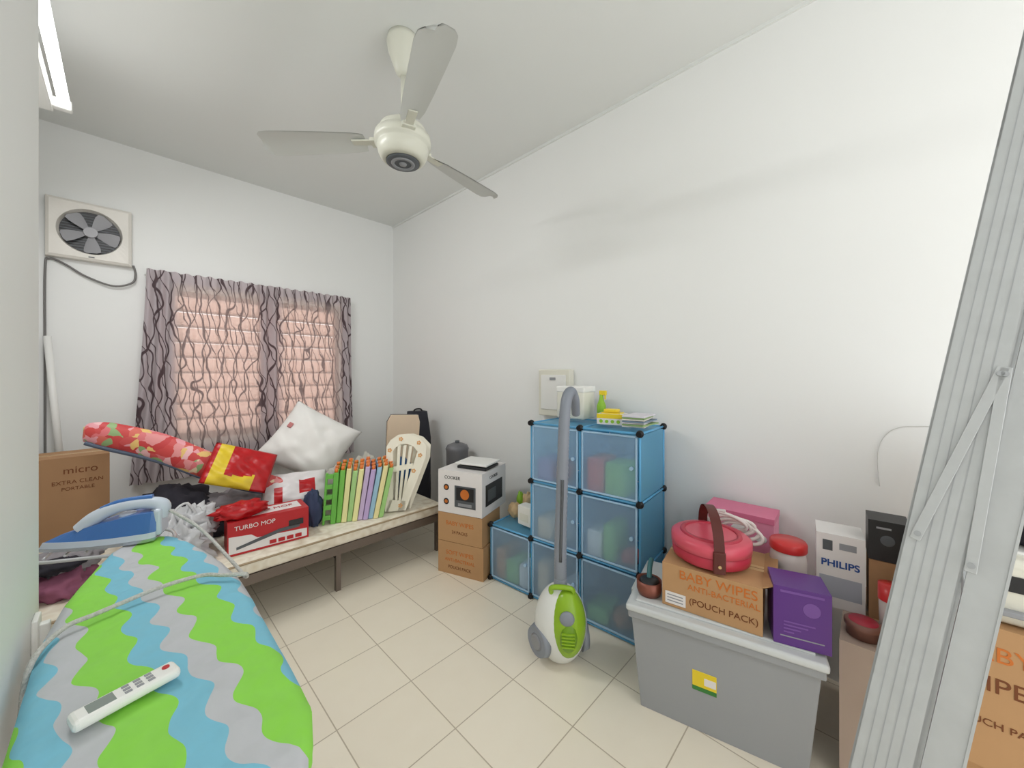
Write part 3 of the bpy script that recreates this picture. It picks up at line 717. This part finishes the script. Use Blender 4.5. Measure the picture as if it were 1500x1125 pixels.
sc.box(0, 0.085, -0.002, 0.004, 0, 0.08, ym, M=TL).box(0, 0.085, -0.003, 0, 0, 0.018, pm("label_green", (60, 130, 60)), M=TL).box(0.042, 0.083, -0.003, 0, 0.03, 0.06, wp, M=TL)
sc.done(bevel=0.004)
LZ = 0.457
def pouch(o):
    F = Matrix.Translation((0.35, 0.0, 0.175)) @ Matrix.Rotation(R(-28), 4, 'Y')
    o.box(0, 0.05, 0.01, 0.33, -0.002, 0.002, card, M=F)
    o.box(0.012, 0.09, -0.0012, -0.0004, 0.012, 0.06, wp)
    for k in range(3): o.box(0.02, 0.08, -0.0018, -0.001, 0.022+k*0.012, 0.026+k*0.012, grey)
carton("cardboard_box", fr(1.566, 0.636, LZ, -81.5), 0.35, 0.33, 0.175, card, [("BABY WIPES", 0.05, 0.2, 0.14, orange), ("ANTI-BACTERIAL", 0.032, 0.22, 0.10, orange), ("(POUCH PACK)", 0.034, 0.22, 0.045, ink)], extra=pouch)
pinkm = pm("pink_plastic", (218, 88, 106), 0.3, var=0.04); pinkd = pm("pink_dark", (190, 54, 74), 0.35)
pc = MB("round_pink_case", fr(1.735, 0.50, LZ+0.186, 0))
pc.lathe([(0, 0), (0.135, 0), (0.147, 0.008), (0.150, 0.045), (0.143, 0.05)], (0, 0, 0), pinkd, n=48)
pc.lathe([(0.143, 0.05), (0.153, 0.052), (0.153, 0.088), (0.14, 0.098), (0.09, 0.102), (0, 0.103)], (0, 0, 0), pinkm, n=48)
pc.lathe([(0.118, 0.099), (0.116, 0.105), (0.10, 0.106), (0.098, 0.101)], (0, 0, 0), pinkd, n=48)
strap = pm("brown_leather", (92, 40, 34), 0.45)
sd = Vector((-0.76, -0.40, 0)).normalized(); P = []
for k in range(17):
    t = math.pi*k/16; rr = 0.157*math.cos(t); zz = 0.055+0.15*math.sin(t)**0.8
    P.append((sd.x*rr, sd.y*rr, zz))
vs = []; sdn = Vector((-sd.y, sd.x, 0))
for p in P:
    for q in (-1, 1): vs.append(Vector(p)+sdn*0.019*q)
pc.add(vs, [[2*i, 2*i+1, 2*i+3, 2*i+2] for i in range(16)], strap, True)
pc.add([Vector(v)+Vector((0, 0, 0.004)) for v in vs], [[2*i, 2*i+1, 2*i+3, 2*i+2] for i in range(16)], strap, True)
for sg in (-1, 1):
    T = Matrix.Translation(sd*0.153*sg) @ Matrix.Rotation(math.atan2(sd.y, sd.x), 4, 'Z')
    pc.box(-0.005, 0.008, -0.022, 0.022, 0.0, 0.085, strap, M=T, b=0.004).cyl((0.008, 0, 0.03), (0.012, 0, 0.03), 0.006, mat=tape, M=T, n=12)
pc.done()
pu = MB("purple_box", fr(1.620, 0.258, LZ, -73))
purm = pm("purple_print", (96, 54, 134), 0.35)
pu.box(0, 0.165, 0, 0.14, 0, 0.205, purm).box(0.02, 0.145, -0.001, 0, 0.03, 0.034, grey)
lil = pm("lilac", (124, 84, 160))
for k in range(4): pu.box(0.03, 0.06+0.02*k, -0.001, 0, 0.045+0.012*k, 0.050+0.012*k, lil)
pu.cyl((0.11, -0.001, 0.14), (0.11, 0.0, 0.14), 0.025, mat=lil, n=20).box(0.02, 0.145, -0.001, 0, 0.185, 0.193, lil)
pu.done(bevel=0.002)
jr = MB("plastic_jar", fr(1.920, 0.255, LZ, 0))
glass = pm("clear_plastic", (240, 232, 228), 0.12, transp=0.28)
jr.lathe([(0, 0), (0.058, 0), (0.064, 0.01), (0.064, 0.20), (0.060, 0.222), (0.054, 0.235)], (0, 0, 0), glass)
jr.cyl((0, 0, 0.005), (0, 0, 0.18), 0.054, mat=pm("jar_content", (236, 206, 190), 0.8, bump=0.5), n=28)
jr.lathe([(0.063, 0.232), (0.065, 0.237), (0.065, 0.262), (0.060, 0.27), (0, 0.27)], (0, 0, 0), pm("jar_lid_red", (206, 56, 56), 0.3)).done()
pn = MB("cooking_pot", fr(1.60, 0.708, LZ, 0))
cpm = pm("copper", (140, 84, 70), 0.4, 0.4)
pn.lathe([(0, 0), (0.045, 0), (0.052, 0.02), (0.052, 0.06), (0.05, 0.06), (0.046, 0.02), (0, 0.01)], (0, 0, 0), cpm)
pn.tube([(0.0, -0.0, 0.05), (0.03, 0.01, 0.10), (0.07, 0.02, 0.115)], 0.011, pm("teal_handle", (60, 110, 115))).ell((0.0, 0.0, 0.055), (0.045, 0.04, 0.012), dark, 16).done()
carton("carton.002", fr(2.065, 0.66, 0, -90), 0.36, 0.20, 0.48, card2)
hk = MB("pink_gift_box", fr(2.07, 0.62, 0.482, -88))
pkb = pm("pink_box_print", (234, 146, 176), 0.4)
hk.box(0, 0.29, 0, 0.17, 0, 0.25, pkb).box(-0.003, 0.293, -0.003, 0.173, 0.235, 0.262, pm("pink_box_lid", (222, 118, 152), 0.4))
hk.ell((0.15, -0.002, 0.18), (0.035, 0.002, 0.028), wp, 16).ell((0.05, -0.002, 0.16), (0.02, 0.002, 0.02), wp, 12).ell((0.24, -0.002, 0.16), (0.025, 0.002, 0.02), wp, 12).done(bevel=0.002)
cb = MB("white_cable_coil", fr(1.905, 0.42, LZ+0.180, 0))
pts = []
for k in range(80):
    t = k*0.42; pts.append((0.012*math.sin(t*0.9), 0.085*math.cos(t)+0.001*k, 0.03+0.04*(1+math.sin(t*1.0+0.3*math.sin(t*0.31)))+0.0006*k))
cb.tube(pts, 0.0075, pm("cord_white", (226, 218, 214), 0.5), n=8, sub=4).done()

# pile right of container
carton("carton.003", fr(1.72, 0.085, 0, -90), 0.17, 0.50, 0.50, pm("pinkish_carton", (196, 176, 162), 0.7))
ph = MB("lightbulb_box", fr(1.93, 0.165, 0.502, -84))
bluei = pm("blue_ink", (40, 80, 150))
ph.box(0, 0.145, 0, 0.15, 0, 0.285, wp).text("PHILIPS", 0.036, (0.072, -0.001, 0.17), bluei, bold=0.0008).box(0.02, 0.05, -0.001, 0, 0.22, 0.26, dgrey).box(0.07, 0.12, -0.001, 0, 0.23, 0.255, grey)
ph.box(0.01, 0.135, -0.001, 0, 0.04, 0.12, pm("photo_grey", (176, 180, 190))).done(bevel=0.002)
bk = MB("black_box", fr(1.95, 0.012, 0.502, -86))
bk.box(0, 0.1, 0, 0.12, 0, 0.22, card2).box(-0.002, 0.11, -0.002, 0.12, 0.222, 0.37, dark).ell((0.05, -0.003, 0.30), (0.02, 0.001, 0.02), dgrey, 16).box(0.02, 0.06, -0.003, -0.002, 0.34, 0.347, grey).done(bevel=0.002)
bw = MB("round_tin", fr(1.80, 0.025, 0.502, 0))
bw.lathe([(0, 0), (0.046, 0), (0.048, 0.03), (0.052, 0.032), (0.052, 0.045), (0.046, 0.05), (0, 0.05)], (0, 0, 0), pm("tin_brown", (146, 104, 92), 0.4)).lathe([(0.04, 0.0505), (0.038, 0.053), (0, 0.053)], (0, 0, 0), pinkd).done()
rj = MB("red_jar", fr(1.86, -0.045, 0.502, 0))
rj.lathe([(0, 0), (0.03, 0), (0.032, 0.12), (0.028, 0.13)], (0, 0, 0), glass).cyl((0, 0, 0.004), (0, 0, 0.1), 0.027, mat=pm("chili", (170, 110, 90), 0.6)).lathe([(0.034, 0.125), (0.034, 0.18), (0, 0.182)], (0, 0, 0), MC["jar_lid_red"]).done()

# boxes behind the ladder
carton("carton.004", fr(1.56, -0.13, 0, -90), 0.5, 0.5, 0.40, card, [("POUCH", 0.06, 0.13, 0.31, ink), ("PACK", 0.06, 0.13, 0.22, ink)])
carton("carton.005", fr(1.54, -0.12, 0.403, -90), 0.5, 0.5, 0.37, card, [("BABY", 0.055, 0.10, 0.30, orange), ("WIPES", 0.056, 0.105, 0.22, ink), ("POUCH PACK", 0.025, 0.11, 0.12, ink)])
pr = MB("printer", fr(1.56, -0.16, 0.776, -88))
pr.box(0, 0.42, 0, 0.36, 0, 0.17, cream, b=0.02, seg=3).box(0.04, 0.38, -0.02, 0.05, 0.03, 0.045, grey, b=0.004).box(0.03, 0.39, 0.05, 0.3, 0.168, 0.18, white, b=0.006).box(0.03, 0.12, -0.003, 0.02, 0.09, 0.13, dark).done()
bkb = MB("camera_bag", fr(1.60, -0.22, 0.958, -88))
bkb.ell((0.14, 0.11, 0.05), (0.13, 0.10, 0.07), clk, 28, nz=0.25, ns=5, floor=0.0).tube([(0.03, 0.1, 0.05), (0.08, 0.08, 0.16), (0.2, 0.08, 0.16), (0.25, 0.1, 0.05)], 0.008, black).done()
hm = MB("safety_helmet", fr(1.99, -0.28, 0.958, 0))
hm.lathe([(0.14, 0.12), (0.128, 0.13), (0.125, 0.18), (0.10, 0.24), (0.05, 0.27), (0, 0.275)], (0, 0, 0), white).box(-0.1, 0.1, -0.1, 0.1, 0, 0.12, card2).done()

# ------------------------------------------------------------ ladder
zax = Vector((0.172, -0.172, 1)).normalized(); dax = Vector((0.99, -0.13, 0)); dax = (dax-zax*dax.dot(zax)).normalized()
xax = dax.cross(zax).normalized()
LM = Matrix(((xax.x, dax.x, zax.x, 0.658), (xax.y, dax.y, zax.y, 0.163), (xax.z, dax.z, zax.z, 0.018), (0, 0, 0, 1)))
ld = MB("step_ladder", LM); LL = 2.25; SW = 0.40
for (y0, sgn) in ((0.0, 1), (SW, -1)):
    ld.box(0, 0.064, y0, y0+0.003*sgn, 0.0, LL, alu)
    ld.box(0, 0.003, y0, y0+0.024*sgn, 0.0, LL, alu).box(0.061, 0.064, y0, y0+0.024*sgn, 0.0, LL, alu)
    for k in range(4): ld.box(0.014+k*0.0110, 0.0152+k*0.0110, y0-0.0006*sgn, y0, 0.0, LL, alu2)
    ld.box(0.068, 0.105, y0+0.006*sgn, y0+0.009*sgn, 0.0, LL-0.1, alu)
    ld.box(0.068, 0.071, y0+0.004*sgn, y0+0.028*sgn, 0.0, LL-0.1, alu).box(0.102, 0.105, y0+0.004*sgn, y0+0.028*sgn, 0.0, LL-0.1, alu)
    ld.box(-0.004, 0.066, y0-0.004*sgn, y0+0.028*sgn, -0.004, 0.05, dark, b=0.004).box(0.066, 0.108, y0, y0+0.03*sgn, -0.0, 0.05, dark, b=0.004)
    def bar(xa, za, xb, zb):
        d = Vector((xb-xa, 0, zb-za)); l_ = d.length; a = math.atan2(d.x, d.z)
        T = Matrix.Translation((xa, y0-0.004*sgn, za)) @ Matrix.Rotation(a, 4, 'Y')
        ld.box(-0.006, 0.006, -0.0015, 0.0015, -0.01, l_+0.01, alu, M=T, b=0.0006)
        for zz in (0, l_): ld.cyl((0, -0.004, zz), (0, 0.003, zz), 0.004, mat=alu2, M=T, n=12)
    bar(0.056, 1.45, 0.014, 1.19); bar(0.060, 1.45, 0.070, 1.17)
    bar(0.045, 0.55, 0.014, 0.30)
for k in range(7):
    z = 0.28+k*0.29
    ld.box(0.002, 0.062, 0.003, SW-0.003, z, z+0.004, alu).box(0.002, 0.005, 0.003, SW-0.003, z-0.025, z, alu).box(0.059, 0.062, 0.003, SW-0.003, z-0.025, z, alu)
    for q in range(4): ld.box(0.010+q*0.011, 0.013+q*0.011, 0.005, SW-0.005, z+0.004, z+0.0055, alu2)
for z in (0.4, 1.1, 1.8): ld.box(0.072, 0.092, 0.01, SW-0.01, z, z+0.02, alu)
ld.box(-0.01, 0.112, -0.01, SW+0.01, LL, LL+0.03, alu, b=0.004)
ld.done()

wr = MB("wall_wire")
wr.tube([(XW-0.003, -0.02, 0.93), (XW-0.003, -0.015, 1.08), (XW-0.003, -0.05, 1.17), (XW-0.003, -0.12, 1.20), (XW-0.003, -0.2, 1.17), (XW-0.003, -0.22, 0.9)], 0.0014, pm("pale_wire", (214, 214, 210)), n=6).done()

# ------------------------------------------------------------ ironing board
ib = MB("ironing_board", fr(0.055, 0.0, 0.0, 0)); ibm = board_mat()
ys = [0.565, 0.575, 0.595, 0.625, 0.665, 0.71, 0.757, 0.9, 1.1, 1.3, 1.42, 1.55, 1.68, 1.80, 1.88, 1.93, 1.955]
ws = [0.03, 0.08, 0.115, 0.135, 0.150, 0.170, 0.185, 0.187, 0.187, 0.188, 0.182, 0.166, 0.142, 0.114, 0.090, 0.060, 0.018]
def wat(y):
    for i in range(len(ys)-1):
        if ys[i] <= y <= ys[i+1]: t = (y-ys[i])/(ys[i+1]-ys[i]); return ws[i]*(1-t)+ws[i+1]*t
    return ws[-1]
ny = 90; nxb = 20; vs = []; fs = []
YY = [ys[0]+(ys[-1]-ys[0])*j/ny for j in range(ny+1)]
for y in YY:
    wv = wat(y)
    for i in range(nxb+1):
        u = -1+2*i/nxb; edge = max(0, abs(u)-0.86)/0.14
        z = 0.803+0.004*noise.noise(Vector((u*2, y*6, 0)))+0.003*noise.noise(Vector((u*6, y*15, 3))) - 0.012*edge**2
        vs.append((u*(wv+0.004), y, z))
for j in range(ny):
    for i in range(nxb): a = j*(nxb+1)+i; fs.append([a, a+1, a+nxb+2, a+nxb+1])
base = len(vs)
ring = [j*(nxb+1) for j in range(ny+1)]+[ny*(nxb+1)+i for i in range(1, nxb+1)]+[j*(nxb+1)+nxb for j in range(ny-1, -1, -1)]+[i for i in range(nxb-1, 0, -1)]
for r_ in ring:
    x, y, z = vs[r_]; vs.append((x*1.01+0.003*noise.noise(Vector((x*30, y*30, 0))), y, z-0.035+0.008*noise.noise(Vector((x*20, y*20, 1)))))
nr = len(ring)
for k in range(nr): fs.append([ring[k], ring[(k+1) % nr], base+(k+1) % nr, base+k])
ib.add(vs, fs, ibm, True)
und = pm("board_mesh_grey", (140, 144, 150), 0.5, 0.4)
ib.add([(sx*wat(y)*0.95, y, 0.775) for y in ys for sx in (-1, 1)], [[2*i, 2*i+1, 2*i+3, 2*i+2] for i in range(len(ys)-1)], und)
legm = pm("board_leg", (210, 212, 214), 0.3, 0.6)
ib.tube([(-0.10, 0.80, 0.77), (-0.10, 1.6, 0.02)], 0.011, legm).tube([(0.10, 0.80, 0.77), (0.10, 1.6, 0.02)], 0.011, legm)
ib.tube([(-0.05, 1.62, 0.77), (-0.05, 0.8, 0.02)], 0.011, legm).tube([(0.05, 1.62, 0.77), (0.05, 0.8, 0.02)], 0.011, legm)
ib.tube([(-0.14, 1.6, 0.014), (0.15, 1.6, 0.014)], 0.013, legm).tube([(-0.14, 0.8, 0.014), (0.15, 0.8, 0.014)], 0.013, legm)
ib.tube([(0.03, 1.88, 0.782), (0.08, 1.95, 0.790), (0.04, 2.06, 0.795), (-0.18, 2.14, 0.795), (-0.29, 2.10, 0.795), (-0.27, 2.01, 0.79), (-0.12, 1.93, 0.785), (-0.04, 1.88, 0.782)], 0.006, legm, n=8)
for k in range(6):
    t = 0.04+k*0.18; ib.tube([(0.06-0.30*t, 2.04+0.09*t, 0.795), (0.0-0.26*t, 1.93+0.08*t, 0.795)], 0.004, legm, n=6)
ib.done()

# iron
ir = MB("steam_iron", fr(0.095, 1.945, 0.808, 160) @ Matrix.Scale(1.08, 4))
sole = pm("iron_sole", (190, 196, 204), 0.25, 0.8); iblue = pm("iron_blue", (70, 118, 184), 0.3); iwh = pm("iron_pale", (206, 216, 228), 0.3)
L2 = 0.30
def hwid(s): return 0.060*(1-max(0, (s-0.25)/0.75)**2.0)*(1 if s > 0.06 else 0.8+s*3.3)
def slab(o, z0, z1, k0, k1, mat, drop=0.75, n=20):
    vs = []
    for (z, k) in ((z0, k0), (z1, k1)):
        for sg in (1, -1):
            for i in range(n+1):
                s = i/n; x = s*L2*(1-(1-k)*0.55)
                zz = z if z == z0 else z-(z1-z0)*drop*max(0, (s-0.2)/0.8)**1.2
                vs.append((x, sg*hwid(s)*k, zz))
    m = n+1; f = []
    for i in range(n):
        f += [[i, i+1, 2*m+i+1, 2*m+i], [m+i+1, m+i, 3*m+i, 3*m+i+1], [2*m+i, 2*m+i+1, 3*m+i+1, 3*m+i], [i+1, i, m+i, m+i+1]]
    f += [[0, 2*m, 3*m, m]]
    o.add(vs, f, mat, False)
slab(ir, 0.0, 0.010, 1.0, 1.0, sole, 0); slab(ir, 0.010, 0.028, 0.97, 0.92, iwh, 0); slab(ir, 0.028, 0.092, 0.90, 0.66, iblue, 0.7)
ir.tube([(0.005, 0, 0.07), (-0.002, 0, 0.104), (0.04, 0, 0.118), (0.11, 0, 0.114), (0.165, 0, 0.088), (0.20, 0, 0.055)], [0.028, 0.024, 0.019, 0.018, 0.022, 0.022], iwh, n=16)
ir.tube([(0.02, 0, 0.136), (0.10, 0, 0.131), (0.15, 0, 0.112)], 0.010, iblue).cyl((0.085, 0, 0.07), (0.085, 0, 0.092), 0.022, mat=iwh)
ir.box(-0.012, 0.01, -0.038, 0.038, 0.01, 0.10, iwh, b=0.008)
ir.done(bevel=0.003)
cd = MB("rope_power_cord")
cd.tube([(0.12, 1.925, 0.90), (0.20, 1.84, 0.83), (0.262, 1.62, 0.76), (0.268, 1.45, 0.77), (0.255, 1.36, 0.815), (0.235, 1.36, 0.822), (0.20, 1.39, 0.822), (0.165, 1.427, 0.822), (0.11, 1.437, 0.822), (0.055, 1.431, 0.822), (0.0, 1.41, 0.822), (-0.05, 1.39, 0.822), (-0.10, 1.37, 0.820), (-0.138, 1.30, 0.80), (-0.147, 1.26, 0.72), (-0.147, 1.24, 0.55)], 0.0055, pm("rope_cord", (222, 222, 216), 0.8, var=0.25, vs=160, bump=0.5, bs=200), n=10, sub=10).done()

rm = MB("remote_control", fr(-0.066, 0.985, 0.811, 14))
rm.box(0, 0.145, -0.022, 0.022, 0, 0.02, white, b=0.008, seg=3)
rm.box(0.02, 0.055, -0.014, 0.014, 0.0195, 0.0208, pm("lcd", (140, 150, 144), 0.2), b=0.0005)
for i in range(3):
    for j in range(3): rm.box(0.066+i*0.016, 0.076+i*0.016, -0.014+j*0.0105, -0.007+j*0.0105, 0.0195, 0.0212, grey, b=0.0008)
rm.cyl((0.128, 0.004, 0.0195), (0.128, 0.004, 0.0215), 0.006, mat=red, n=14)
rm.done()

# ------------------------------------------------------------ light
wd = bpy.data.worlds.new("World"); scene.world = wd; wd.use_nodes = True
bg = wd.node_tree.nodes["Background"]; bg.inputs[0].default_value = (0.99, 0.99, 0.985, 1); bg.inputs[1].default_value = 1.85
def area(name, loc, rot, sx, sy, power, col=(1, 1, 1)):
    l = bpy.data.lights.new(name, 'AREA'); l.shape = 'RECTANGLE'; l.size = sx; l.size_y = sy; l.energy = power; l.color = col
    o = bpy.data.objects.new(name, l); o.location = loc; o.rotation_euler = rot; scene.collection.objects.link(o); return o
area("fluorescent_light", (-0.19, 2.56, 2.85), (0, R(-25), 0), 0.06, 1.2, 18)
area("rear_fill_light", (1.0, -1.5, 1.7), (R(90), 0, 0), 2.2, 2.6, 12)  # added fill lamp, unseen behind the camera, brightens the room

# ------------------------------------------------------------ camera
cam = bpy.data.cameras.new("camera"); co_ = bpy.data.objects.new("camera", cam); scene.collection.objects.link(co_)
co_.location = (0, 0, 1.42); co_.rotation_euler = (R(90), 0, R(-46))
cam.sensor_width = 36; cam.lens = 548/1500*36; cam.shift_y = -15.5/1500; cam.clip_start = 0.02
scene.camera = co_
scene.view_settings.view_transform = 'Standard'
